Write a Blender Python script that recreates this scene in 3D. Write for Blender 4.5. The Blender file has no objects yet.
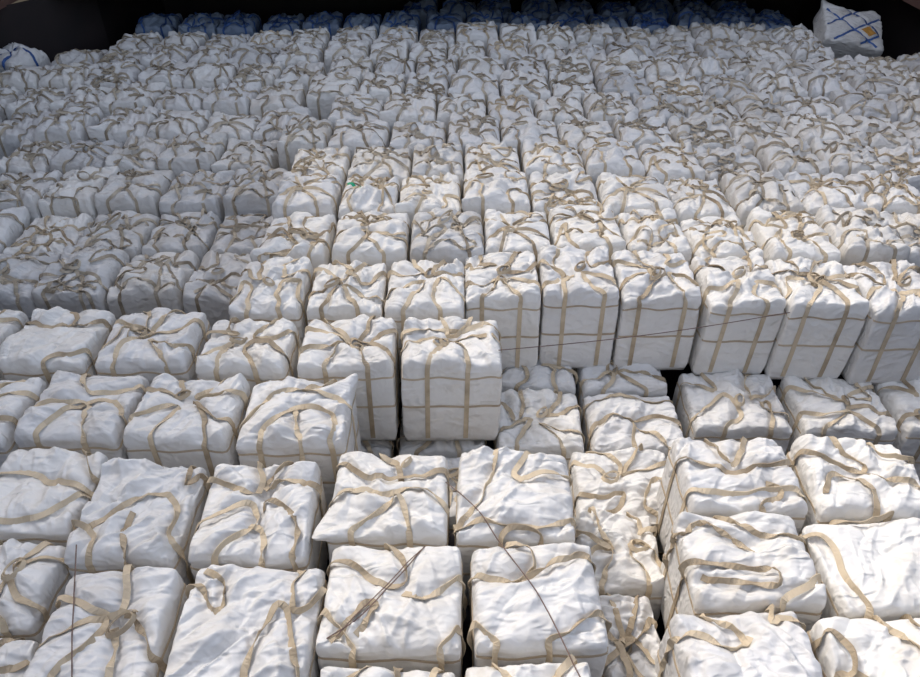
import bpy, math, random
import numpy as np
from mathutils import Vector, Matrix
from mathutils.bvhtree import BVHTree

scene = bpy.context.scene
C = scene.collection
PI = math.pi

# ------------------------------------------------------------------ camera
cam_d = bpy.data.cameras.new('camera')
cam_d.lens = 36.0 * 720.0 / 920.0
cam_d.sensor_width = 36.0
cam_d.clip_end = 200
cam = bpy.data.objects.new('camera', cam_d)
cam.location = (0, 0, 7.3)
cam.rotation_euler = (math.radians(90 - 38.5), 0, 0)
C.objects.link(cam)
scene.camera = cam

# ------------------------------------------------------------------ light
SUN_DIR = Vector((-0.66, 0.66, 1.0)).normalized()      # towards the sun: behind the stow and to the left
world = bpy.data.worlds.new('world'); scene.world = world
world.use_nodes = True
wn = world.node_tree; wn.nodes.clear()
wo = wn.nodes.new('ShaderNodeOutputWorld')
bg = wn.nodes.new('ShaderNodeBackground')
sky = wn.nodes.new('ShaderNodeTexSky')
sky.sky_type = 'NISHITA'
sky.sun_disc = False
sky.sun_elevation = math.asin(SUN_DIR.z)
sky.sun_rotation = math.atan2(SUN_DIR.x, SUN_DIR.y)
sky.air_density = 1.0; sky.dust_density = 3.5; sky.ozone_density = 1.0
hs = wn.nodes.new('ShaderNodeHueSaturation')
hs.inputs['Saturation'].default_value = 0.60
wn.links.new(sky.outputs[0], hs.inputs['Color'])
wn.links.new(hs.outputs[0], bg.inputs['Color'])
bg.inputs['Strength'].default_value = 0.56
wn.links.new(bg.outputs[0], wo.inputs['Surface'])

sd = bpy.data.lights.new('sun', 'SUN')
sd.energy = 1.55
sd.angle = math.radians(1.2)
sd.color = (1.0, 0.93, 0.82)
sun = bpy.data.objects.new('sun', sd)
sun.rotation_euler = SUN_DIR.to_track_quat('Z', 'Y').to_euler()
sun.location = SUN_DIR * 40
C.objects.link(sun)

scene.view_settings.view_transform = 'Standard'
scene.view_settings.look = 'None'
scene.view_settings.gamma = 1
scene.view_settings.use_curve_mapping = False
scene.view_settings.exposure = -0.86


# ------------------------------------------------------------------ materials
def new_mat(name):
    m = bpy.data.materials.new(name); m.use_nodes = True
    nt = m.node_tree
    return m, nt, nt.nodes['Principled BSDF'], nt.links


def fabric(name, base, dirt, dirt_amt, tint):
    """Crinkled woven polypropylene: base colour, faint dirt, fine crinkle relief."""
    m, nt, b, ln = new_mat(name)
    N = nt.nodes.new
    tc = N('ShaderNodeTexCoord'); oi = N('ShaderNodeObjectInfo')
    off = N('ShaderNodeVectorMath'); off.operation = 'MULTIPLY_ADD'
    cmb = N('ShaderNodeCombineXYZ')
    for k in range(3): ln.new(oi.outputs['Random'], cmb.inputs[k])
    ln.new(cmb.outputs[0], off.inputs[0]); off.inputs[1].default_value = (37, 61, 19)
    ln.new(tc.outputs['Object'], off.inputs[2])
    # dirt
    n1 = N('ShaderNodeTexNoise'); n1.inputs['Scale'].default_value = 2.3; n1.inputs['Detail'].default_value = 5
    n1.inputs['Roughness'].default_value = 0.65
    ln.new(off.outputs[0], n1.inputs['Vector'])
    r1 = N('ShaderNodeValToRGB'); r1.color_ramp.elements[0].position = 0.48; r1.color_ramp.elements[1].position = 0.78
    ln.new(n1.outputs['Fac'], r1.inputs['Fac'])
    mu = N('ShaderNodeMath'); mu.operation = 'MULTIPLY'; mu.inputs[1].default_value = dirt_amt
    ln.new(r1.outputs['Color'], mu.inputs[0])
    mx = N('ShaderNodeMixRGB'); mx.inputs[1].default_value = (*base, 1); mx.inputs[2].default_value = (*dirt, 1)
    ln.new(mu.outputs[0], mx.inputs[0])
    # each bag its own slight tone
    rr = N('ShaderNodeValToRGB')
    e = rr.color_ramp.elements
    e[0].color = (*tint[0], 1); e[1].color = (*tint[1], 1)
    ln.new(oi.outputs['Random'], rr.inputs['Fac'])
    mt = N('ShaderNodeMixRGB'); mt.blend_type = 'MULTIPLY'; mt.inputs[0].default_value = 1
    ln.new(mx.outputs[0], mt.inputs[1]); ln.new(rr.outputs[0], mt.inputs[2])
    ln.new(mt.outputs[0], b.inputs['Base Color'])
    b.inputs['Roughness'].default_value = 0.5
    b.inputs['Specular IOR Level'].default_value = 0.35
    # crinkle relief: sharp creases at two scales
    mp = N('ShaderNodeMapping'); mp.inputs['Scale'].default_value = (0.8, 2.3, 1.2); mp.inputs['Rotation'].default_value = (0, 0, 0.5)
    ln.new(off.outputs[0], mp.inputs['Vector'])
    ra = N('ShaderNodeTexNoise'); ra.noise_type = 'RIDGED_MULTIFRACTAL'
    ra.inputs['Scale'].default_value = 5.0; ra.inputs['Detail'].default_value = 3.5; ra.inputs['Distortion'].default_value = 0.9
    ln.new(mp.outputs[0], ra.inputs['Vector'])
    vb = N('ShaderNodeTexVoronoi'); vb.feature = 'SMOOTH_F1'; vb.inputs['Scale'].default_value = 9.0
    vb.inputs['Smoothness'].default_value = 0.25
    dn = N('ShaderNodeTexNoise'); dn.inputs['Scale'].default_value = 4.0
    ln.new(off.outputs[0], dn.inputs['Vector'])
    ad = N('ShaderNodeVectorMath'); ad.operation = 'MULTIPLY_ADD'; ad.inputs[1].default_value = (0.5, 0.5, 0.5)
    ln.new(dn.outputs['Color'], ad.inputs[0]); ln.new(mp.outputs[0], ad.inputs[2])
    ln.new(ad.outputs[0], vb.inputs['Vector'])
    sm = N('ShaderNodeMath'); sm.operation = 'MULTIPLY_ADD'; sm.inputs[1].default_value = 0.35
    ln.new(vb.outputs['Distance'], sm.inputs[0]); ln.new(ra.outputs['Fac'], sm.inputs[2])
    bp = N('ShaderNodeBump'); bp.inputs['Strength'].default_value = 0.85; bp.inputs['Distance'].default_value = 0.030
    ln.new(sm.outputs[0], bp.inputs['Height'])
    ln.new(bp.outputs[0], b.inputs['Normal'])
    return m


def webbing(name, base, dark):
    m, nt, b, ln = new_mat(name)
    N = nt.nodes.new
    tc = N('ShaderNodeTexCoord'); oi = N('ShaderNodeObjectInfo')
    n1 = N('ShaderNodeTexNoise'); n1.inputs['Scale'].default_value = 7; n1.inputs['Detail'].default_value = 4
    ln.new(tc.outputs['Object'], n1.inputs['Vector'])
    ad = N('ShaderNodeMath'); ad.operation = 'MULTIPLY_ADD'; ad.inputs[1].default_value = 0.45
    ln.new(oi.outputs['Random'], ad.inputs[0]); ln.new(n1.outputs['Fac'], ad.inputs[2])
    r = N('ShaderNodeValToRGB')
    r.color_ramp.elements[0].position = 0.35; r.color_ramp.elements[0].color = (*dark, 1)
    r.color_ramp.elements[1].position = 0.85; r.color_ramp.elements[1].color = (*base, 1)
    ln.new(ad.outputs[0], r.inputs['Fac']); ln.new(r.outputs[0], b.inputs['Base Color'])
    w = N('ShaderNodeTexWave'); w.inputs['Scale'].default_value = 60
    ln.new(tc.outputs['Object'], w.inputs['Vector'])
    bp = N('ShaderNodeBump'); bp.inputs['Strength'].default_value = 0.25; bp.inputs['Distance'].default_value = 0.003
    ln.new(w.outputs['Fac'], bp.inputs['Height']); ln.new(bp.outputs[0], b.inputs['Normal'])
    b.inputs['Roughness'].default_value = 0.7
    return m


def steel(name, c0, c1):
    m, nt, b, ln = new_mat(name)
    N = nt.nodes.new
    tc = N('ShaderNodeTexCoord')
    n1 = N('ShaderNodeTexNoise'); n1.inputs['Scale'].default_value = 1.1; n1.inputs['Detail'].default_value = 8
    ln.new(tc.outputs['Object'], n1.inputs['Vector'])
    r = N('ShaderNodeValToRGB')
    r.color_ramp.elements[0].position = 0.35; r.color_ramp.elements[0].color = (*c0, 1)
    r.color_ramp.elements[1].position = 0.7; r.color_ramp.elements[1].color = (*c1, 1)
    ln.new(n1.outputs['Fac'], r.inputs['Fac']); ln.new(r.outputs[0], b.inputs['Base Color'])
    b.inputs['Roughness'].default_value = 0.75
    return m


M_WHITE = fabric('white_woven_fabric', (0.80, 0.785, 0.755), (0.50, 0.44, 0.36), 0.45, ((0.90, 0.90, 0.91), (1.0, 0.99, 0.97)))
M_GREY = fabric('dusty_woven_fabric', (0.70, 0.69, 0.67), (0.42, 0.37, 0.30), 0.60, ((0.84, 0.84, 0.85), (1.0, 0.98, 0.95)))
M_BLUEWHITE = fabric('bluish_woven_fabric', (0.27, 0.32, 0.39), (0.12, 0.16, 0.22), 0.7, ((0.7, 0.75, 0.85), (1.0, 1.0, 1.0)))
M_STRAP = webbing('beige_webbing', (0.61, 0.50, 0.35), (0.30, 0.23, 0.15))
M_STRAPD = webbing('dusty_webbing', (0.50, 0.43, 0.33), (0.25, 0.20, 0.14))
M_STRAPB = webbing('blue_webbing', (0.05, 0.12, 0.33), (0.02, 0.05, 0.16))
M_HEM = webbing('tan_edging', (0.52, 0.42, 0.30), (0.36, 0.28, 0.19))
M_CORD = webbing('brown_cord', (0.20, 0.13, 0.10), (0.10, 0.06, 0.05))
M_ORANGE = webbing('orange_print', (0.55, 0.27, 0.05), (0.40, 0.18, 0.04))
M_GREEN = webbing('green_tape', (0.02, 0.42, 0.22), (0.02, 0.28, 0.14))
M_STEEL = steel('dark_primer_steel', (0.009, 0.006, 0.007), (0.020, 0.011, 0.011))
M_DECK = steel('deck_steel', (0.10, 0.05, 0.04), (0.16, 0.09, 0.07))


# ------------------------------------------------------------------ helpers
def mesh_obj(name, verts, faces, mat, parent=None, smooth=False):
    me = bpy.data.meshes.new(name)
    me.from_pydata([tuple(v) for v in verts], [], [tuple(f) for f in faces])
    if smooth: me.polygons.foreach_set('use_smooth', [True] * len(me.polygons))
    me.materials.append(mat); me.update()
    o = bpy.data.objects.new(name, me); C.objects.link(o)
    if parent: o.parent = parent
    return o


def boxes(lst):
    V, F = [], []
    for (x0, x1, y0, y1, z0, z1) in lst:
        k = len(V)
        V += [(x0, y0, z0), (x1, y0, z0), (x1, y1, z0), (x0, y1, z0), (x0, y0, z1), (x1, y0, z1), (x1, y1, z1), (x0, y1, z1)]
        F += [(k, k+3, k+2, k+1), (k+4, k+5, k+6, k+7), (k, k+1, k+5, k+4), (k+1, k+2, k+6, k+5), (k+2, k+3, k+7, k+6), (k+3, k, k+4, k+7)]
    return V, F


def structure(name, V, F, mat):
    o = mesh_obj(name, V, F, mat); o['kind'] = 'structure'; return o


# ------------------------------------------------------------------ the hold (structure)
T3, T2 = 3.0, 2.0          # heights of the bag tiers' tops
V, F = boxes([(-9.6, 9.6, -4, 19.2, 0.9, 1.0)])
structure('floor', V, F, M_STEEL)
# stepped tank top that carries the upper tiers
V, F = boxes([(-2.25, 9.5, 6.62, 19.0, 1.0, 2.0), (-9.4, -2.42, 6.8, 8.60, 1.0, 1.50), (-9.4, -2.42, 8.64, 11.8, 1.0, 1.62), (-9.4, -2.42, 11.8, 19.0, 1.0, 1.80),
              (-5.2, -1.65, 4.95, 5.8, 1.0, 2.0), (-4.6, -1.05, 2.0, 4.9, 1.0, 2.0),
              (-0.95, 0.85, 1.5, 3.9, 1.0, 2.0), (1.85, 3.5, 1.9, 4.0, 1.0, 2.0)])
structure('floor', V, F, M_STEEL)
# shell plating: straight sides that close in towards the far bulkhead
hull = [(-9.5, -4), (-9.5, 13.6), (-7.7, 16.4), (-7.3, 19.0), (8.4, 19.0), (8.9, 16.8), (9.5, 15.4), (9.5, -4)]


def wall(name, pts, z0, z1):
    V = [(x, y, z0) for x, y in pts] + [(x, y, z1) for x, y in pts]
    n = len(pts)
    structure(name, V, [(i, i+1, n+i+1, n+i) for i in range(n-1)], M_STEEL)


wall('wall_left', hull[:4], 0.9, 3.70)
wall('wall_back', hull[3:5], 0.9, 3.70)
wall('wall_right', hull[4:], 0.9, 3.70)
wall('wall_front', [(9.5, -4), (-9.5, -4)], 0.9, 3.70)
# deck round the hatch opening, its coaming, and unseen raised covers added to shade the far and left part of the hold
HX, HY0, HY1 = 8.72, -3.2, 15.5
V, F = boxes([(-14, 14, HY1, 24, 3.68, 3.76), (-14, -HX, HY0, HY1, 3.68, 3.76), (HX, 14, HY0, HY1, 3.68, 3.76), (-14, 14, -8, HY0, 3.68, 3.76)])
structure('ceiling', V, F, M_DECK)
V, F = boxes([(-HX-.1, HX+.1, HY1, HY1+.1, 3.76, 5.4), (-HX-.1, -HX, HY0, HY1, 3.76, 5.4), (HX, HX+.1, HY0, HY1, 3.76, 5.4), (-HX-.1, HX+.1, HY0-.1, HY0, 3.76, 5.4)])
structure('trim_1', V, F, M_DECK)
V, F = boxes([(-16, -4.9, HY1+.3, HY1+.9, 5.4, 12.2), (-4.9, HX, HY1+.3, HY1+.9, 5.4, 14.6)])  # far covers out of view, heights shaped to set the shadow line
structure('unseen_cover_far', V, F, M_DECK)
V, F = boxes([(-HX-.9, -HX-.3, HY0, HY1+.3, 5.4, 13.6)])  # left cover added out of view to keep sun off the left bags
structure('unseen_cover_left', V, F, M_DECK)


# ------------------------------------------------------------------ noise
class Noise:
    def __init__(s, seed):
        r = np.random.RandomState(seed)
        s.p = np.concatenate([r.permutation(256)] * 3)
        g = r.normal(size=(256, 3)); s.g = g / np.linalg.norm(g, axis=1)[:, None]

    def __call__(s, P):
        P = np.asarray(P, float); I = np.floor(P).astype(int); f = P - I; I &= 255
        u = f * f * f * (f * (f * 6 - 15) + 10)
        out = 0
        for dx in (0, 1):
            wx = u[:, 0] if dx else 1 - u[:, 0]
            for dy in (0, 1):
                wy = u[:, 1] if dy else 1 - u[:, 1]
                for dz in (0, 1):
                    wz = u[:, 2] if dz else 1 - u[:, 2]
                    h = s.p[s.p[s.p[I[:, 0] + dx] + I[:, 1] + dy] + I[:, 2] + dz]
                    d = s.g[h]
                    out = out + wx * wy * wz * (d[:, 0] * (f[:, 0] - dx) + d[:, 1] * (f[:, 1] - dy) + d[:, 2] * (f[:, 2] - dz))
        return out

    def ridge(s, P, k=2.0):
        return (1 - np.clip(np.abs(s(P)) * 2.2, 0, 1)) ** k


_topo = {}


def cube_topo(nx, ny, nz):
    key = (nx, ny, nz)
    if key in _topo: return _topo[key]
    idx, P, F = {}, [], []

    def v(i, j, k):
        t = (i, j, k)
        if t not in idx:
            idx[t] = len(P); P.append((2*i/nx-1, 2*j/ny-1, 2*k/nz-1))
        return idx[t]
    for i in range(nx):
        for j in range(ny): F.append((v(i, j, nz), v(i+1, j, nz), v(i+1, j+1, nz), v(i, j+1, nz)))
        for k in range(nz):
            F.append((v(i, 0, k), v(i+1, 0, k), v(i+1, 0, k+1), v(i, 0, k+1)))
            F.append((v(i+1, ny, k), v(i, ny, k), v(i, ny, k+1), v(i+1, ny, k+1)))
    for j in range(ny):
        for k in range(nz):
            F.append((v(0, j+1, k), v(0, j, k), v(0, j, k+1), v(0, j+1, k+1)))
            F.append((v(nx, j, k), v(nx, j+1, k), v(nx, j+1, k+1), v(nx, j, k+1)))
    F.append(tuple(v(i, 0, 0) for i in range(nx, 0, -1)) + tuple(v(0, j, 0) for j in range(0, ny)) +
             tuple(v(i, ny, 0) for i in range(0, nx)) + tuple(v(nx, j, 0) for j in range(ny, 0, -1)))
    _topo[key] = (np.array(P), F)
    return _topo[key]


def sstep(x, a, b):
    t = np.clip((x - a) / (b - a), 0, 1); return t * t * (3 - 2 * t)


def seg_dist(x, y, p, q):
    px, py = p; dx, dy = q[0]-px, q[1]-py
    L = dx*dx + dy*dy + 1e-9
    t = np.clip(((x-px)*dx + (y-py)*dy) / L, 0, 1)
    return np.hypot(x-px-t*dx, y-py-t*dy)


def catmull(P, step):
    P = [Vector(p) for p in P]
    if len(P) < 3:
        n = max(2, int((P[1]-P[0]).length / step)); return [P[0].lerp(P[1], i/n) for i in range(n+1)]
    Q = [P[0]*2 - P[1]] + P + [P[-1]*2 - P[-2]]
    out = []
    for i in range(1, len(Q)-2):
        a, b, c, d = Q[i-1], Q[i], Q[i+1], Q[i+2]
        n = max(2, int((c-b).length / step))
        for k in range(n):
            t = k / n
            out.append(0.5*((2*b) + (c-a)*t + (2*a-5*b+4*c-d)*t*t + (3*b-a-3*c+d)*t*t*t))
    out.append(P[-1])
    return out


def ribbon_mesh(name, pts, nors, width, thick, mat, twist=None, closed=False):
    n = len(pts)
    V, F = [], []
    for i in range(n):
        a = pts[(i-1) % n] if (closed or i > 0) else pts[i]
        b = pts[(i+1) % n] if (closed or i < n-1) else pts[i]
        t = (b - a)
        t = t.normalized() if t.length > 1e-7 else Vector((1, 0, 0))
        nn = nors[i] - t * nors[i].dot(t)
        nn = nn.normalized() if nn.length > 1e-6 else t.orthogonal().normalized()
        s = t.cross(nn)
        if twist:
            ang = twist[i]
            s, nn = s*math.cos(ang) + nn*math.sin(ang), nn*math.cos(ang) - s*math.sin(ang)
        p = pts[i]; hw, ht = width/2, thick/2
        V += [p + s*hw + nn*ht, p - s*hw + nn*ht, p - s*hw - nn*ht, p + s*hw - nn*ht]
    m = n if closed else n-1
    for i in range(m):
        A, B = 4*i, 4*((i+1) % n)
        for k in range(4): F.append((A+k, A+(k+1) % 4, B+(k+1) % 4, B+k))
    if not closed: F += [(3, 2, 1, 0), (4*n-4, 4*n-3, 4*n-2, 4*n-1)]
    me = bpy.data.meshes.new(name)
    me.from_pydata([tuple(v) for v in V], [], F); me.materials.append(mat); me.update()
    return me


class BagSpec:
    pass


def make_bag(seed, w, d, h, N=40, extra=0, straps=None, tie=None, fold=1.0, fold_dir=None, ears=(), slack=1.0, belts=True, knots=1, puff=0.045,
             mats=None, tidy=0.5, strap_w=0.046):
    """One bulk bag in its own coordinates (base centre at the origin): list of (part name, mesh)."""
    mbody, mstrap, mhem = mats or (M_WHITE, M_STRAP, M_HEM)
    rnd = random.Random(seed); nz_ = Noise(seed); n2 = Noise(seed + 5000)
    a, b = w/2, d/2
    NZ = max(8, int(N*0.36))
    P0, F = cube_topo(N, N, NZ)
    half = np.array([a, b, h/2])
    r = 0.075
    p = P0 * half
    q = np.clip(p, -(half - r), half - r)
    dv = p - q; L = np.linalg.norm(dv, axis=1)[:, None]
    nrm = dv / np.maximum(L, 1e-9)
    P = q + nrm * r
    P[:, 2] += h/2
    bottom = P0[:, 2] < -0.999
    x, y, z = P[:, 0].copy(), P[:, 1].copy(), P[:, 2].copy()
    tw = sstep(nrm[:, 2], 0.15, 0.85); sw = (1 - tw) * sstep(z, 0.0, 0.12)
    tx, ty = (tie[0]*a, tie[1]*b) if tie else (rnd.uniform(-.12, .12)*w, rnd.uniform(-.12, .12)*d)
    # --- the paths of the four lifting straps over the top
    if straps is None:
        straps = []
        for sx in (-1, 1):
            for sy in (-1, 1):
                j = lambda s: rnd.uniform(-s, s)
                if rnd.random() < tidy:
                    ap = [(tx + sx*.05 + j(.03), ty + sy*.05 + j(.03))]
                else:
                    ap = [(sx*a*rnd.uniform(-.1, .6) + j(.05), sy*b*rnd.uniform(0, .5) + j(.05)),
                          (sx*a*rnd.uniform(.1, .7) + j(.08), sy*b*rnd.uniform(-.2, .45) + j(.08))]
                f1 = (sx*a*rnd.uniform(.38, .6), sy*b); f2 = (sx*a, sy*b*rnd.uniform(.38, .6))
                mid1 = ((f1[0]*.55+ap[0][0]*.45) + j(.07), (f1[1]*.55+ap[0][1]*.45) + j(.05))
                mid2 = ((f2[0]*.55+ap[-1][0]*.45) + j(.05), (f2[1]*.55+ap[-1][1]*.45) + j(.07))
                straps.append([f1, mid1] + ap + [mid2, f2])
        for k in range(extra):
            sx = rnd.choice((-1, 1)); yy = rnd.uniform(-.8, .8)*b
            straps.append([(sx*a*.9, yy), (sx*a*.4, yy + rnd.uniform(-.12, .12)), (rnd.uniform(-.2, .2)*a, yy + rnd.uniform(-.15, .15)),
                           (-sx*a*rnd.uniform(.3, .8), yy + rnd.uniform(-.2, .2))])
    else:
        straps = [[(u*a, v*b) for u, v in s] for s in straps]
    # --- body relief
    dz = puff * tw * (1 - np.clip((x/a)**2, 0, 1)) ** .7 * (1 - np.clip((y/b)**2, 0, 1)) ** .7
    lum = nz_(np.c_[x*2.6+seed*.37, y*2.6, z*2.6])
    dz += tw * .075 * lum
    for s in straps:
        dd = 9
        for k in range(len(s)-1): dd = np.minimum(dd, seg_dist(x, y, s[k], s[k+1]))
        dz -= tw * .045 * np.exp(-(dd/.055)**2)
    rr = np.hypot(x-tx, y-ty); th = np.arctan2(y-ty, x-tx)
    dz -= tw * .04 * np.exp(-(rr/.10)**2)
    ph = n2(np.c_[x*3, y*3, z*0+1.5])
    dz += tw * fold * .006 * np.sin(th*9 + ph*7 + seed) * np.exp(-(rr/.30)**2) * sstep(rr, .03, .12)
    fd = fold_dir if fold_dir is not None else rnd.uniform(0, PI)
    wu = n2(np.c_[x*2.2, y*2.2, z*2.2+7]) * .22
    uu = x*math.cos(fd) + y*math.sin(fd) + wu; vv = -x*math.sin(fd) + y*math.cos(fd) + wu
    fl = nz_.ridge(np.c_[uu*1.7, vv*7.5, z*1.5+3], 2.2)
    fl2 = n2.ridge(np.c_[uu*6.5+9, vv*3.2, z*4.0], 2.0)
    fine = nz_.ridge(np.c_[x*11+ph, y*11, z*11+2], 1.6)
    gate = .45 + .9*np.clip(n2(np.c_[x*2, y*2, z*2+20])+.35, 0, 1)
    dz += tw * fold * gate * (.034*fl + .010*fl2 + .005*fine)
    # single sharp creases: short ones anywhere, long ones fanning out of the tie and the corners
    hubs = [(tx, ty), (-a*.8, -b*.8), (a*.8, -b*.8), (-a*.8, b*.8), (a*.8, b*.8)]
    wx = x + .07*ph; wy = y + .07*lum
    for k in range(48):
        if k % 3 == 0:
            hx, hy = rnd.choice(hubs); an = rnd.uniform(0, 2*PI); ln = rnd.uniform(.14, .34)
            cx_, cy_ = hx + math.cos(an)*ln, hy + math.sin(an)*ln
        else:
            cx_, cy_ = rnd.uniform(-a, a), rnd.uniform(-b, b); an = rnd.gauss(fd, .5); ln = rnd.uniform(.08, .40)
        al = (wx-cx_)*math.cos(an) + (wy-cy_)*math.sin(an); ac = -(wx-cx_)*math.sin(an) + (wy-cy_)*math.cos(an)
        sgn = rnd.choice((1, -1)); sg = rnd.uniform(.018, .055) if sgn > 0 else rnd.uniform(.012, .032)
        dz += tw * fold * sgn * rnd.uniform(.4, 1) * (sg * .92 if sgn > 0 else sg * 1.15) * np.exp(-np.abs(ac)/sg) * np.exp(-(al/ln)**4)
    for k in range(10):                                   # creases on the four sides
        an = rnd.uniform(0, PI); cs, c3 = rnd.uniform(-.5, .5), rnd.uniform(.1, .9)*h; sg = rnd.uniform(.015, .04)
        lat = np.where(np.abs(nrm[:, 0]) > .5, y*np.sign(nrm[:, 0]), x*np.sign(nrm[:, 1]+1e-6)) + .04*ph
        al = (lat-cs)*math.cos(an) + (z-c3)*math.sin(an); ac = -(lat-cs)*math.sin(an) + (z-c3)*math.cos(an)
        side_cr = rnd.uniform(.2, .5) * sg * np.exp(-np.abs(ac)/sg) * np.exp(-(al/.3)**4)
        sides = side_cr if k == 0 else sides + side_cr
    # sides: slack belly between straps, tight at belt and hem
    zz = z / h
    belly = .018 * (1 - (2*zz-1)**2)
    swag = .88 + .02*np.sin((x+y)*9 + seed)
    belt_g = .012*np.exp(-((zz-.52)/.03)**2) + .022*np.exp(-((zz-swag)/.035)**2)
    sd_ = belly - belt_g + .025*nz_(np.c_[x*3, y*3, z*3+11])
    sd_ += fold * (.012*n2.ridge(np.c_[x*5, y*5, z*2.0+4]) + .008*nz_.ridge(np.c_[x*3+z*4, y*3+z*4, z*9], 1.5))
    sd_ += fold * sides
    sd_ += .02 * sstep(zz, .86, .97) * nz_(np.c_[x*9, y*9, z*6])
    P[:, 0] += nrm[:, 0]*sd_*sw; P[:, 1] += nrm[:, 1]*sd_*sw
    P[:, 2] += dz
    # the fabric spills over the rim a little, unevenly
    rim = sstep(zz, .8, .95) * (1 - sstep(nrm[:, 2], .75, 1.0)) * (1-bottom)
    ov = .03 * np.clip(n2(np.c_[x*5, y*5, z*0]), -.3, 1)
    P[:, 0] += nrm[:, 0]*ov*rim; P[:, 1] += nrm[:, 1]*ov*rim
    # neighbours press the sides flat: nothing stands out past the footprint
    for ax, lim in ((0, a), (1, b)):
        c = P[:, ax]; e = np.abs(c) - (lim - .035)
        P[:, ax] = np.where(e > 0, np.sign(c)*(lim - .035 + .035*np.tanh(e/.05)), c)
    # pulled-out corner flaps
    for (ex, ey, amt, up) in ears:
        cdist = np.sqrt(((x - ex*a)/.16)**2 + ((y - ey*b)/.16)**2 + ((z - h)/.11)**2)
        k = np.exp(-cdist**2 * 1.6)
        dirx, diry = ex/math.hypot(ex, ey), ey/math.hypot(ex, ey)
        P[:, 0] += dirx*amt*k; P[:, 1] += diry*amt*k; P[:, 2] += up*k
    P[bottom, 2] = 0
    P[:, 2] = np.maximum(P[:, 2], 0)
    parts = []
    me = bpy.data.meshes.new('body')
    me.from_pydata(P.tolist(), [], F)
    me.polygons.foreach_set('use_smooth', [True]*len(me.polygons))
    me.materials.append(mbody); me.update()
    parts.append(('body', me))
    bvh = BVHTree.FromPolygons([Vector(v) for v in P], F)

    def drape(ctrl, step=.03, base=.006, lift=None, closed=False, smooth=2):
        raw = catmull(ctrl, step)
        pts, nor = [], []
        for v in raw:
            loc, n, i, dst = bvh.find_nearest(v)
            pts.append(loc); nor.append(n)
        m = len(pts)
        for it in range(smooth):
            np_, nn_ = list(pts), list(nor)
            for i in range(m):
                if not closed and i in (0, m-1): continue
                np_[i] = (pts[i-1] + pts[i]*2 + pts[(i+1) % m]) / 4
                nn_[i] = (nor[i-1] + nor[i] + nor[(i+1) % m]).normalized()
            pts, nor = np_, nn_
        out = []
        for i, v in enumerate(pts):
            loc, n, k, dst = bvh.find_nearest(v)
            off = (v - loc).dot(n)
            want = base + (lift(i/(m-1)) if lift else 0)
            out.append(v + nor[i]*max(0, want - off) if off < want else v)
        return out, nor

    for si, s in enumerate(straps):
        # down the side faces at both ends when the path reaches the rim
        ctrl = []
        (x0, y0), (x1, y1) = s[0], s[-1]

        def down(px, py):
            ax, ay = abs(px)/a, abs(py)/b
            if max(ax, ay) < .93: return []
            ox, oy = (math.copysign(a, px), py) if ax >= ay else (px, math.copysign(b, py))
            low = .06 if belts else .45
            return [(ox, oy, h*t) for t in np.linspace(low, .9, 4)]
        ctrl += down(x0, y0)
        ctrl += [(px*.97, py*.97, h+.03) for px, py in s]
        ctrl += list(reversed(down(x1, y1)))
        amp = slack * rnd.uniform(.012, .050); fr = rnd.uniform(2, 5); phs = rnd.uniform(0, 6)
        nd0 = .28 if down(x0, y0) else 0; nd1 = .72 if down(x1, y1) else 1

        def lift(t):
            k = max(0, min(1, (t-nd0)/.08)) * max(0, min(1, (nd1-t)/.08))
            return k * amp * (.55 + .45*math.sin(phs + t*fr*6))
        pts, nor = drape(ctrl, lift=lift)
        m = len(pts)
        ta = rnd.uniform(.4, 1.35) * slack
        tws = [ta * math.sin(phs*2 + i/m*fr*7) * max(0, min(1, (i/m-nd0)/.1)) * max(0, min(1, (nd1-i/m)/.1)) for i in range(m)]
        parts.append(('lifting_strap', ribbon_mesh('lifting_strap', pts, nor, strap_w, .006, mstrap, tws)))
    # knot of loose strap ends at the tie
    for k in range(knots):
        rad = rnd.uniform(.05, .11); asp = rnd.uniform(.4, .9); an = rnd.uniform(0, PI)
        cx, cy = tx + rnd.uniform(-.09, .09), ty + rnd.uniform(-.09, .09)
        z0 = bvh.ray_cast(Vector((cx, cy, h+1)), Vector((0, 0, -1)))[0]
        z0 = z0.z if z0 else h
        til = rnd.uniform(.1, .8); pts, nor = [], []
        turns = rnd.uniform(1.2, 1.8); n = 26
        for i in range(n):
            t = 2*PI*turns*i/n; rr_ = rad*(1 - .25*i/n)
            lx, ly = rr_*math.cos(t), rr_*asp*math.sin(t)
            gx, gy = cx + lx*math.cos(an) - ly*math.sin(an), cy + lx*math.sin(an) + ly*math.cos(an)
            hit = bvh.ray_cast(Vector((gx, gy, h+1)), Vector((0, 0, -1)))[0]
            zs = hit.z if hit else z0
            pts.append(Vector((gx, gy, max(zs + .012, z0 + .02 + til*(lx+rad)*.5))))
            nor.append(Vector((math.cos(t+an), math.sin(t+an), .7)).normalized())
        parts.append(('knot', ribbon_mesh('knot', pts, nor, strap_w*.75, .006, mstrap)))
    if belts:
        def ring(zf, wig):
            c = []
            for sx, sy, ex, ey in ((-1, -1, 1, -1), (1, -1, 1, 1), (1, 1, -1, 1), (-1, 1, -1, -1)):
                for t in np.linspace(0, 1, 9)[:-1]:
                    X_, Y_ = a*(sx+(ex-sx)*t), b*(sy+(ey-sy)*t)
                    c.append((X_, Y_, h*(zf + wig*math.sin(t*2*PI*2 + seed))))
            return c
        for nm, zf, wg, wd in (('belt', .50, .006, .022), ('hem', .86, .014, .018)):
            pts, nor = drape(ring(zf, wg) , step=.04, base=.004, smooth=1)
            parts.append((nm, ribbon_mesh(nm, pts[:-1], nor[:-1], wd, .006, mhem, closed=True)))
    return parts


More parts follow.
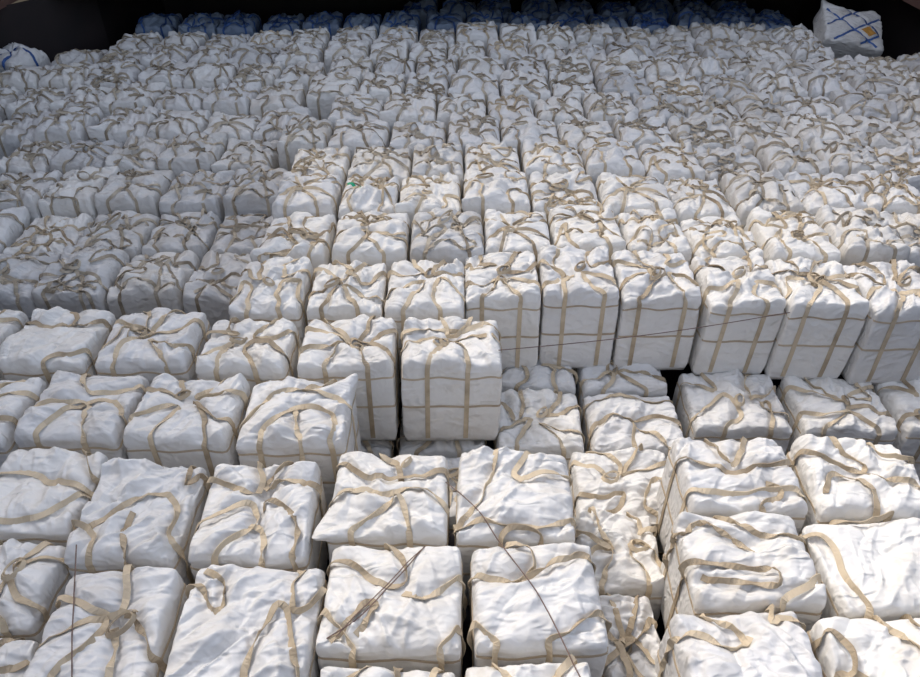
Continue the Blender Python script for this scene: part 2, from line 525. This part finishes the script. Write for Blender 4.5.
ORD = ['leftmost', 'second from left', 'third from left', 'fourth from left', 'fifth from left', 'sixth from left', 'seventh from left',
       'eighth from left', 'ninth from left', 'tenth from left', 'eleventh from left', 'twelfth from left', 'thirteenth from left',
       'fourteenth from left', 'fifteenth from left', 'sixteenth from left', 'seventeenth from left', 'eighteenth from left',
       'nineteenth from left', 'twentieth from left', 'twenty-first from left', 'twenty-second from left']


def place(parts, loc, rot, label, group, name='bulk_bag', scale=(1, 1, 1), swap=None):
    o = bpy.data.objects.new(name, None); C.objects.link(o)
    o.empty_display_size = .1
    o.location = loc; o.rotation_euler = rot; o.scale = scale
    o['label'] = label; o['category'] = 'bulk bag'
    if group: o['group'] = group
    for nm, me in parts:
        c = bpy.data.objects.new(nm, me); C.objects.link(c); c.parent = o
        if swap and me.materials[0] in swap:
            c.material_slots[0].link = 'OBJECT'; c.material_slots[0].material = swap[me.materials[0]]
    return o



STRAPS = {   # strap paths over the top of single bags: across -1 left .. 1 right, depth -1 front .. 1 back
 'c': [[(-.48,-1),(-.3,-.45),(-.05,.1),(.25,-.35),(.3,-1)], [(-1,-.15),(-.5,.15),(-.05,.12),(.5,.2),(1,-.1)], [(-1,.35),(-.4,.5),(.1,.4),(.6,.55),(1,.5)], [(-.2,1),(-.1,.6),(0,.2),(.3,.6),(.4,1)]],
 'g': [[(-.98,.6),(-.6,.45),(-.25,.32),(.05,.38),(0,.6),(-.15,1)], [(-.98,-.4),(-.6,-.15),(-.2,.08),(.03,-.1),(0,-.45),(-.35,-.7),(-.5,-1)], [(.45,1),(.2,.7),(.08,.38),(.3,.58),(.65,.54),(1,.42)], [(.05,-.1),(.15,.15),(.4,.05),(.65,-.2),(.85,-.6),(.8,-1)], [(.03,-.35),(.2,-.7),(.25,-1)]],
 'h': [[(-.75,-.45),(-.2,.05),(.2,.3),(.6,.25),(.85,-.1),(.85,-.5),(1,-.7)], [(0,-.1),(0,-.5),(.2,-1)], [(1,.75),(.75,.45),(.8,.75),(.7,1)], [(-.5,-1),(-.4,-.7),(-.75,-.45),(-1,-.35)]],
 'k': [[(-1,.55),(-.6,.45),(-.1,.26),(.15,.22),(.25,.5),(.05,1)], [(-1,-.15),(-.5,.05),(-.1,.2),(.1,.2),(-.05,-.15),(-.4,-.5),(-.6,-1)], [(.15,.15),(.3,-.15),(.4,-.5),(.4,-1)], [(.2,.2),(.45,.2),(.7,-.05),(1,-.35)]],
 'j': [[(-1,.6),(-.82,.62),(-.67,.35),(-.5,.17),(-.43,.33),(-.5,.7),(-.85,.88)], [(.6,1),(.58,.68),(.68,.25),(.88,.27),(1,.6)], [(.15,-1),(.17,-.58),(.25,-.15),(.42,.33),(.58,.27),(.7,-.15),(.85,-.55),(1,-.75)]],
 'A': [[(-.98,.63),(-.77,.6),(-.33,.18),(.04,.2),(.25,.34),(.5,.31),(.85,.52),(1,.47)], [(-.2,1),(.07,.68),(.2,.3)], [(-1,-.2),(-.73,-.13),(-.03,-.18),(.38,0),(.7,-.13),(1,-.37)], [(-.55,-1),(-.23,-.68),(.17,-.26),(.3,-.6),(.38,-1)]],
 'B': [[(-.3,1),(-.34,.8),(-.44,.14),(-.8,-.46),(-1,-.7)], [(.3,1),(.03,.43),(.13,.23),(.55,.4),(1,.43)], [(-1,-.75),(-.5,-.74),(-.1,-.83),(.35,-.86),(.9,-.7),(1,-.66)], [(-.25,-1),(-.05,-.8),(.22,-.86),(.4,-1)]],
 'C': [[(-1,.57),(-.68,.57),(-.23,.18),(0,.12),(.2,.22),(.17,.5),(-.15,1)], [(.16,0),(.33,-.14),(.68,.02),(1,.33)], [(-1,-.37),(-.72,-.69),(-.48,-1)], [(-.8,-.9),(-.28,-.17),(-.18,-.3),(-.45,-.8)], [(.72,-1),(.85,-.8),(1,-.6)]],
 'Dd': [[(-1,.35),(-.72,.27),(-.27,.25),(.2,.35),(.75,.7),(1,.6)], [(-.4,1),(-.05,.83),(.03,.46),(-.27,.25)], [(1,-.5),(.85,-.5),(.4,-.8),(.1,-1)], [(-1,-.6),(-.85,-.82),(-.7,-1)]],
 'E': [[(-.9,.1),(-.6,.7),(-.3,1)], [(.15,1),(.2,.7),(0,.2),(-.4,-.2),(-1,-.3)], [(.75,1),(.7,.4),(.3,.1),(.4,-.5),(.5,-1)], [(1,-.3),(.5,-.1),(.2,.2)]],
 'F': [[(.75,1),(.5,.7),(.1,.55),(0,.3),(.3,.1),(.8,.6)], [(-.5,1),(-.3,.6),(-.1,.1),(0,-1)], [(-1,.4),(-.6,.3),(-.2,-.1),(-.4,-1)], [(1,-.2),(.5,-.1),(.2,.2)]],
 'R1': [[(-1,.3),(-.6,.15),(-.15,-.05),(.4,.05),(1,.2)], [(-.3,1),(-.25,.55),(-.1,.1),(.15,.45),(.35,1)], [(-1,-.6),(-.2,-.72),(.4,-.55),(1,-.62)], [(.2,-1),(.35,-.75),(.6,-.6),(.45,-.4)]],
 'R2': [[(-1,.6),(-.55,.75),(-.2,.35),(.1,.2)], [(-.25,1),(.15,.45),(.5,.4),(1,.45)], [(-1,-.2),(-.2,-.3),(.35,-.5),(.3,-.7),(-.3,-.62),(-.85,-.55)], [(.3,-1),(.6,-.75),(1,-.5)]],
 'R2b': [[(-1,.7),(-.8,.45),(-.82,-.3),(-.7,-1)], [(-.5,1),(-.2,.88),(.3,.9),(.5,1)], [(1,-.6),(.6,-.8),(.3,-1)]],
 'R1b': [[(-1,.55),(-.5,.3),(-.15,0),(.1,.1),(-.2,.6),(-.3,1)], [(-.9,-.6),(-.6,-.1),(-.2,-.1),(0,-.6),(-.1,-1)], [(.5,1),(.4,.6),(.7,.3),(1,.35)], [(0,0),(.4,-.2),(.8,-.25),(1,-.5)]],
 'R3': [[(-1,.55),(-.7,.55),(-.25,.3),(.1,.5)], [(-.45,1),(-.1,.6),(0,.35)], [(.6,1),(.5,.7),(.75,.8),(1,.7)], [(-.6,-1),(-.3,-.6),(.4,-.5),(1,-.4)]],
 'R3b': [[(-1,.6),(-.85,.75),(-.65,.3),(-.75,0),(-1,-.05)], [(-.8,.0),(-.4,-.4),(.2,-.7),(.4,-1)], [(0,1),(.1,.8),(.25,.3),(.45,0)], [(1,.3),(.7,.4),(.5,.8),(.5,1)]],
 'd': [[(-1,-.4),(-.67,.25),(0,.5),(.6,.35),(1,.2)], [(0,0),(.08,-.6),(.2,-1)], [(-.55,-1),(-.5,-.55),(0,0),(.5,-.05),(.8,-.4),(.75,-1)], [(.05,.5),(.3,.65),(.6,1)]],
 'f': [[(-1,-.15),(-.75,-.1),(.05,0),(.2,-.4),(.38,-1)], [(-.3,1),(-.3,.75),(0,.3),(.5,.4),(1,.6)], [(-.5,-1),(-.4,-.6),(.05,-.05),(.6,.1),(1,-.4)]],
 'u1': [[(-1,.5),(-.4,.35),(.1,.45),(.5,.38),(1,.5)], [(0,1),(.2,.7),(.1,.42)], [(.1,-1),(.3,-.75),(.7,-.8),(1,-.6)]],
 'i': [[(-1,.3),(-.3,.35),(.5,.1),(1,0)], [(-.9,-.5),(-.5,-.85),(.3,-.8),(.75,-.4),(1,-.1)], [(.55,1),(.75,.6),(1,.3)]],
 'P2': [[(-1,-.4),(-.5,.05),(0,-.1),(.5,.1),(1,-.2)], [(0,-.1),(-.1,-.6),(-.15,-1)], [(0,-.1),(.3,-.5),(.6,-1)], [(-1,.6),(-.2,.8),(.5,.7),(1,.75)]],
}
KNOTS = dict(c=2, k=1, A=1, F=1, P1r=2, P2r=3)
TIES = dict(c=(-.05,.1), g=(.05,.3), k=(.5,.05), A=(.2,.4), B=(.05,.3), C=(.1,.1), f=(.05,0), F=(.3,.4))

# ------------------------------------------------------------------ foreground bags: centre x, y, width, depth, top height, options, label
H1 = 0.97
front = [
 # F1: the row that ends in the squarish bag left of the pit
 ('u0', -4.74, 5.45, .80, .84, T3+.03, {}, 'white bulk bag cut by left edge, in row behind the striped-strap bags'),
 ('u1', -3.88, 5.45, .84, .86, T3+.03, dict(fold_dir=.9, fold=.9), 'smooth bluish white bulk bag with diagonal creases near left edge'),
 ('u2', -2.97, 5.44, .90, .84, T3+.03, dict(fold_dir=.9), 'bluish white bulk bag between creased left bag and the sunlit flat-topped bag'),
 ('a', -2.02, 5.36, .88, .74, T3, {}, 'flat sunlit bulk bag two places left of the squarish grey-faced bag'),
 ('b', -1.08, 5.36, .94, .76, T3, {}, 'sunlit bulk bag touching left side of the squarish grey-faced bag'),
 ('c', -0.10, 5.36, .99, .76, T3, dict(knots=2, fold=1.2), 'squarish bulk bag with exposed grey front face at end of its row by the pit'),
 # F2
 ('f0', -4.19, 4.50, .90, .82, T3, {}, 'white bulk bag cut by left edge above the left foreground corner'),
 ('f', -3.27, 4.51, .90, .82, T3, {}, 'bluish white bulk bag with shaded front, beside left edge at mid height'),
 ('e', -2.34, 4.48, .91, .80, T3, {}, 'white bulk bag between the shaded left bag and the one with exposed right side'),
 ('d', -1.40, 4.45, .95, .80, T3, dict(ears=((1, 1, .10, .06),), fold_dir=.5), 'white bulk bag whose right side is exposed above the dark cleft'),
 # F3
 ('i', -3.24, 3.60, .83, .78, T3, dict(fold=.8), 'rounded bluish white bulk bag cut by left edge, beige strap around its front'),
 ('h', -2.40, 3.41, .82, .90, T3, dict(fold_dir=.75, fold=1.35), 'bulk bag pulled into long diagonal folds at left'),
 ('g', -1.53, 3.43, .88, .88, T3, dict(fold=1.1), 'white bulk bag with straps crossed in an X beside the dark cleft'),
 ('i2', -3.16, 2.84, .76, .66, T3-.06, {}, 'low bluish white bulk bag in left edge, below the rounded one'),
 # F4
 ('k', -2.27, 2.42, .82, .93, T3, dict(knots=2), 'bottom left bulk bag with straps gathered to a knot and curled loop'),
 ('j', -1.39, 2.46, .92, .93, T3, dict(fold_dir=.8, fold=1.3), 'large bottom bulk bag with diagonal creases, left of the dark cleft'),
 ('i3', -3.04, 2.16, .66, .66, T3-.1, {}, 'sliver of bulk bag in the bottom left corner'),
 # centre block
 ('A', -.55, 3.56, .93, .80, T3, dict(ears=((-1, -.7, .16, -.05),)), 'white bulk bag with pointed flap sticking out over the dark cleft'),
 ('B', .42, 3.58, .92, .82, T3, dict(fold_dir=.6, fold=1.1), 'smooth white bulk bag with shiny creased right edge in centre block'),
 ('C', -.46, 2.70, .97, .79, T3, dict(fold=1.0), 'white bulk bag in centre block with strap swag and cord across its top'),
 ('Dd', .52, 2.70, .90, .78, T3, dict(fold_dir=.4, fold=1.0), 'white bulk bag in centre block leaning over the low shaded column'),
 ('E', -0.43, 1.86, 0.88, 0.74, T3, {}, 'bulk bag at bottom edge below the one with the strap swag'),
 ('F', 0.44, 1.87, 0.82, 0.74, T3, dict(knots=2), 'bulk bag at bottom edge with long loose strap loop, centre block'),
 # right block
 ('R1', 2.18, 3.76, 0.94, 0.74, T3, {}, 'rearmost white bulk bag of right foreground stack, beside low shaded column'),
 ('R1b', 3.13, 3.73, 0.9, 0.76, T3, dict(knots=2), 'pinkish white bulk bag at rear of right foreground, cut by right edge'),
 ('R2', 2.03, 3.0, 0.92, 0.74, T3, dict(fold_dir=.2), 'white bulk bag with flattened folded flap, middle of right foreground stack'),
 ('R2b', 2.98, 2.94, 0.93, 0.76, T3, dict(fold_dir=1.1, fold=.8), 'smooth plain-topped bulk bag at right edge of the foreground'),
 ('R3', 1.8, 2.22, 0.88, 0.76, T3, {}, 'bottom bulk bag right of the low shaded column, diagonal crease across'),
 ('R3b', 2.72, 2.16, 0.9, 0.76, T3, dict(knots=2), 'bottom right bulk bag with golden strap loop beside the dark gap'),
 # tier below: pit in front of the wall and the low column
 ('P0', -1.15, 5.34, .94, .78, T2-.12, {}, 'shaded lower bulk bag peeping out under the row left of the pit'),
 ('P1b', -.18, 5.34, .94, .78, T2-.12, {}, 'shaded lower bulk bag under the squarish grey-faced bag'),
 ('P1', 0.82, 5.29, 0.92, 0.84, T2 + .04, dict(fold=1.3), 'shaded lower bulk bag in the pit, right against the squarish bag'),
 ('P1r', .84, 6.14, .90, .78, T2 + .04, dict(knots=2), 'shaded lower bulk bag tucked under the wall, behind first pit bag'),
 ('P2', 1.8, 5.29, 0.98, 0.84, T2 + .04, dict(fold_dir=.9), 'bright-fronted lower bulk bag in the pit with straps forming a peak'),
 ('P2r', 1.80, 6.14, .96, .78, T2 + .04, dict(knots=3), 'lower bulk bag under the wall with heap of crumpled straps'),
 ('P3', 2.94, 5.62, 1.04, .90, T2 + .04, dict(fold=.9, fold_dir=1.4), 'shaded lower bulk bag below the wall, first right of the dark slot'),
 ('P4', 4.01, 5.58, 1.00, .84, T2 + .04, {}, 'shaded lower bulk bag below the wall with strapped square front'),
 ('P5', 5.03, 5.55, .96, .82, T2 + .04, {}, 'shaded lower bulk bag below the wall at right edge'),
 ('P6', .0, 4.44, .95, .80, T2, {}, 'shaded lower bulk bag in narrow gap behind the centre block'),
 ('Q1', 1.5, 4.33, 0.95, 0.82, 2.2, dict(fold_dir=.4), 'lower bulk bag in shaded column, directly in front of the pit'),
 ('Q2', 1.28, 3.52, 0.7, 0.76, 2.32, dict(fold_dir=.5, fold=1.3), 'creased lower bulk bag in middle of the shaded column'),
 ('Q3', 1.26, 2.74, 0.5, 0.76, 2.32, {}, 'shaded lower bulk bag near the front end of the low column'),
 ('Q4', 1.11, 1.96, 0.42, 0.74, 2.32, {}, 'lower bulk bag at bottom edge of the shaded column'),
]
rng = random.Random(11)
for i, (key, cx, cy, w, d, top, opt, label) in enumerate(front):
    o = dict(opt)
    if key in STRAPS: o['straps'] = STRAPS[key]; o['knots'] = 0
    if key in KNOTS: o['knots'] = KNOTS[key]
    if key in TIES: o['tie'] = TIES[key]
    near = cy < 5
    parts = make_bag(100 + i*7, w-.03, d-.01, H1, N=88 if near else 64, **o)
    place(parts, (cx, cy, top - 1.0), (rng.uniform(-.02, .02), rng.uniform(-.02, .02), rng.uniform(-.03, .03)), label, 'bulk bags in the foreground')

# ------------------------------------------------------------------ the wall row across the middle (its front faces show)
seams = [-2.36, -1.60, -.80, .05, .87, 1.70, 2.55, 3.37, 4.20, 5.02]
fronts = [5.88, 5.88, 5.86, 6.05, 6.10, 6.08, 6.00, 5.92, 5.84]
for i in range(9):
    cx = (seams[i] + seams[i+1]) / 2; w = seams[i+1] - seams[i]
    parts = make_bag(700 + i*3, w-.02, .92, 1.0, N=60, fold=1.2, knots=2 if i % 2 else 1, tidy=.35)
    lab = 'white bulk bag in the long wall row behind the pit, ' + ORD[i]
    if i >= 4: lab = 'bulk bag with tan-strapped face in wall above pit, ' + ORD[i] + ''
    place(parts, (cx, fronts[i] + .45, T3 - 1.0), (rng.uniform(-.015, .015), rng.uniform(-.02, .02), rng.uniform(-.03, .03)), lab, 'bulk bags in the wall row')

# ------------------------------------------------------------------ the back of the stow: shared shapes, every bag an object
lib = [make_bag(1500 + k*13,   .80, .965, 1.0, N=40, extra=1 + k % 3, strap_w=.04, fold=1.3, belts=False, knots=1 + k % 3, tidy=(.2, .6)[k % 2], puff=.09, slack=1.3,
                ears=(((1, 1, .08, .05),) if k % 4 == 0 else ())) for k in range(18)]
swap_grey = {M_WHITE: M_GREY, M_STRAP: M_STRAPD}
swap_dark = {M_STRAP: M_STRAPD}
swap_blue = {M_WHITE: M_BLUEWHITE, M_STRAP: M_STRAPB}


def in_view(x, y, z, m=25):
    th = math.radians(38.5); dz = 7.3 - z
    zc = y*math.cos(th) + dz*math.sin(th)
    px = 460 + 720*x/zc; py = 338 + 720*(dz*math.cos(th) - y*math.sin(th))/zc
    return -m < px < 920+m and -m*2 < py < 677+m


def half_left(y): return 9.1 if y < 13.4 else 9.1 - (y-13.4)*.65
def half_right(y): return 9.1 if y < 13.6 else 9.1 - (y-13.6)*.62


RN = ['first', 'second', 'third', 'fourth', 'fifth', 'sixth', 'seventh', 'eighth', 'ninth', 'tenth', 'eleventh', 'twelfth', 'thirteenth']
ys = [7.35 + 1.0*k for k in range(9)]           # centres of rows behind the wall row
rb = random.Random(5)
for ri, yc in enumerate(ys):
    row = []
    x = -2.36 + (rb.uniform(-.03, .03) if ri < 3 else rb.uniform(-.38, .38))
    x0_ = x
    # to the right from the block's left edge
    while True:
        w = rb.uniform(.74, .90)
        if x + w > half_right(yc + .5): break
        row.append((x + w/2, yc + rb.uniform(-.02, .02) + (.17 - .02*ri if .0 < x < 2.5 else .05), T3, w)); x += w
    x = min(-2.42, x0_ - .06)
    while True:
        w = rb.uniform(.78, .87)
        if x - w < -half_left(yc + .5): break
        z = T3 - .44 if yc < 8.6 else T3 - .32 + min(.26, (yc-9)*.055)
        row.append((x - w/2, yc - .16 + rb.uniform(-.02, .02), z, w))
        if rb.random() < .12: x -= .09
        x -= w
    row = sorted(r for r in row if in_view(r[0], r[1], r[2]) and not (r[0] > 6.9 and r[1] > 14.3) and math.hypot(r[0]+8.50, r[1]-14.05) > .85)
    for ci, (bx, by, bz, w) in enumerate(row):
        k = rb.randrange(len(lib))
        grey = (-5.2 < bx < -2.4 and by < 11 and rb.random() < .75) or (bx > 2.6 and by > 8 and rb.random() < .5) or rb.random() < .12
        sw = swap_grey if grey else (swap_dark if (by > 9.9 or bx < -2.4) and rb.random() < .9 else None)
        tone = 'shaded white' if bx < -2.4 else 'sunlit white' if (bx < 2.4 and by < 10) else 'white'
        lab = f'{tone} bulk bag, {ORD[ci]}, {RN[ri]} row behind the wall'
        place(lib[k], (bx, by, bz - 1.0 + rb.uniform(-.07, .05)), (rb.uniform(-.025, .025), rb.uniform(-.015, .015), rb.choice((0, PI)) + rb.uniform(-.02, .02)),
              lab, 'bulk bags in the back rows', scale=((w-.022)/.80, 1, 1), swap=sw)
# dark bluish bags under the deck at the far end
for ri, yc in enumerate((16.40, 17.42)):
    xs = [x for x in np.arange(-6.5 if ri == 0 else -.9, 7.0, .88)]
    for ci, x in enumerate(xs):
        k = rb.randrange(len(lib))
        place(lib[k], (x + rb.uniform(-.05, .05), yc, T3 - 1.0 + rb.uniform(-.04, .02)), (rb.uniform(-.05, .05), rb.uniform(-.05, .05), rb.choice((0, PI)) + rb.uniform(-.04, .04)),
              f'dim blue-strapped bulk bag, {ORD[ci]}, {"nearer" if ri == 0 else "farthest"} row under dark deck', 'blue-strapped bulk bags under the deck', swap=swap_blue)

# ------------------------------------------------------------------ two odd bags lying at the far corners
BLUE = (M_WHITE, M_STRAPB, M_STRAPB)
pb = make_bag(2101, .95, .85, .95, N=44, mats=BLUE, belts=False, knots=0, puff=.16, strap_w=.05, tie=(0, .1),
              straps=[[(-1, .3), (-.5, .2), (0, .1), (.5, .3), (1, .2)], [(-.5, -1), (-.3, -.4), (0, .1), (.1, .6), (.2, 1)], [(.5, -1), (.4, -.4), (0, .1)]])
place(pb, (-8.50, 14.05, T3 - 1.0), (.05, .04, -.35), 'white bulk bag with blue straps standing in the far left corner', None)
pl = make_bag(2107, 1.25, 1.25, .62, N=48, mats=(M_GREY, M_STRAPB, M_STRAPB), belts=False, knots=0, puff=.10, strap_w=.05, fold=.8, slack=.3, ears=((-1, 1, .14, .10), (.6, 1, .08, .08)),
              straps=[[(-.72, -.92), (0, -.2), (.45, .25), (.92, .72)], [(.18, -.92), (.45, -.65), (.9, -.2)], [(-.2, .9), (.45, .25), (.92, -.22)], [(-.92, .72), (0, -.2), (.72, -.92)], [(-.92, -.2), (-.4, .32), (.2, .92)]])
lb = place(pl, (7.80, 15.28, T3 - .14), (math.radians(26), math.radians(10), -.10), 'big white bulk bag with blue diamond straps and orange mark, far right corner', None, scale=(.98, .80, .66))
# the orange diamond mark printed on it
bv = BVHTree.FromPolygons([v.co for v in pl[0][1].vertices], [tuple(p.vertices) for p in pl[0][1].polygons])
mv, mf, G = [], [], 6
for i in range(G+1):
    for j in range(G+1):
        u, v = (i/G-.5)*.17, (j/G-.5)*.17
        gx, gy = .28 + u - v, -.125 + u + v
        hit = bv.ray_cast(Vector((gx, gy, 3)), Vector((0, 0, -1)))[0]
        mv.append((gx, gy, (hit.z if hit else .7) + .006))
for i in range(G):
    for j in range(G):
        k = i*(G+1)+j; mf.append((k, k+G+1, k+G+2, k+1))
mk = mesh_obj('printed_mark', mv, mf, M_ORANGE, lb); mk['label'] = 'orange diamond mark'

# ------------------------------------------------------------------ thin cords and a scrap of tape lying over the bags
bpy.context.view_layer.update()
dg = bpy.context.evaluated_depsgraph_get()


def top_z(x, y):
    ok, loc, n, i, ob, mt = scene.ray_cast(dg, Vector((x, y, 3.58)), Vector((0, 0, -1)))
    return loc.z if ok else 3.0


def tube(name, pts, rad, mat, sides=5):
    V, F = [], []
    n = len(pts)
    for i, p in enumerate(pts):
        t = (pts[min(n-1, i+1)] - pts[max(0, i-1)]).normalized()
        s = t.cross(Vector((0, 0, 1))).normalized(); u = s.cross(t)
        for k in range(sides):
            a_ = 2*PI*k/sides; V.append(p + s*math.cos(a_)*rad + u*math.sin(a_)*rad)
    for i in range(n-1):
        for k in range(sides):
            F.append((i*sides+k, i*sides+(k+1) % sides, (i+1)*sides+(k+1) % sides, (i+1)*sides+k))
    F += [tuple(range(sides))[::-1], tuple(range((n-1)*sides, n*sides))]
    return mesh_obj(name, V, F, mat)


def cord(ctrl, label, rad=.0045):
    raw = catmull([(x, y, 0) for x, y in ctrl], .03)
    z = [top_z(p.x, p.y) for p in raw]
    n = len(z)
    # taut: bridges the hollows between high points
    hull_z = []
    for i in range(n):
        best = z[i]
        for a_ in range(max(0, i-14), i+1):
            for b_ in range(i, min(n, i+15)):
                if b_ > a_: best = max(best, z[a_] + (z[b_]-z[a_])*(i-a_)/(b_-a_))
        hull_z.append(best)
    o = tube('lashing_cord', [Vector((p.x, p.y, hz + rad + .003)) for p, hz in zip(raw, hull_z)], rad, M_CORD)
    o['label'] = label; o['category'] = 'cord'; o['group'] = 'thin cords over the bags'


cord([(-.11, 3.68), (.13, 3.35), (.28, 3.05), (.52, 2.62), (.72, 2.10)], 'thin brown cord running diagonally over the right half of the centre block')
cord([(-.20, 3.12), (-.42, 2.77), (-.64, 2.50), (-.84, 2.37)], 'thin brown cord slanting down to the left across the strap-swag bag')
cord([(-2.69, 3.05), (-2.51, 2.59), (-2.30, 2.05)], 'thin dark cord hanging straight over the bottom left bags')
cord([(-.27, 3.02), (-.46, 2.75), (-.78, 2.38)], 'second thin cord beside the left-slanting one in centre block', .004)
w0, w1 = Vector((.36, 5.22, top_z(.36, 5.22) + .01)), Vector((3.30, 5.80, 3.02))
o = tube('lashing_cord', [w0.lerp(w1, i/30) - Vector((0, 0, .05*math.sin(PI*i/30))) for i in range(31)], .0045, M_CORD)
o['label'] = 'thin cord stretched across the strapped faces of the wall'; o['category'] = 'cord'; o['group'] = 'thin cords over the bags'
tp, tn = [], []
for i in range(13):
    x_, y_ = -1.44 + .26*i/12, 8.44 - .10*i/12 + .01*math.sin(i)
    tp.append(Vector((x_, y_, top_z(x_, y_) + .008))); tn.append(Vector((0, -.2, 1)).normalized())
me = ribbon_mesh('tape_scrap', tp, tn, .045, .004, M_GREEN)
o = bpy.data.objects.new('tape_scrap', me); C.objects.link(o)
o['label'] = 'small green scrap of tape on a sunlit bag'; o['category'] = 'tape'
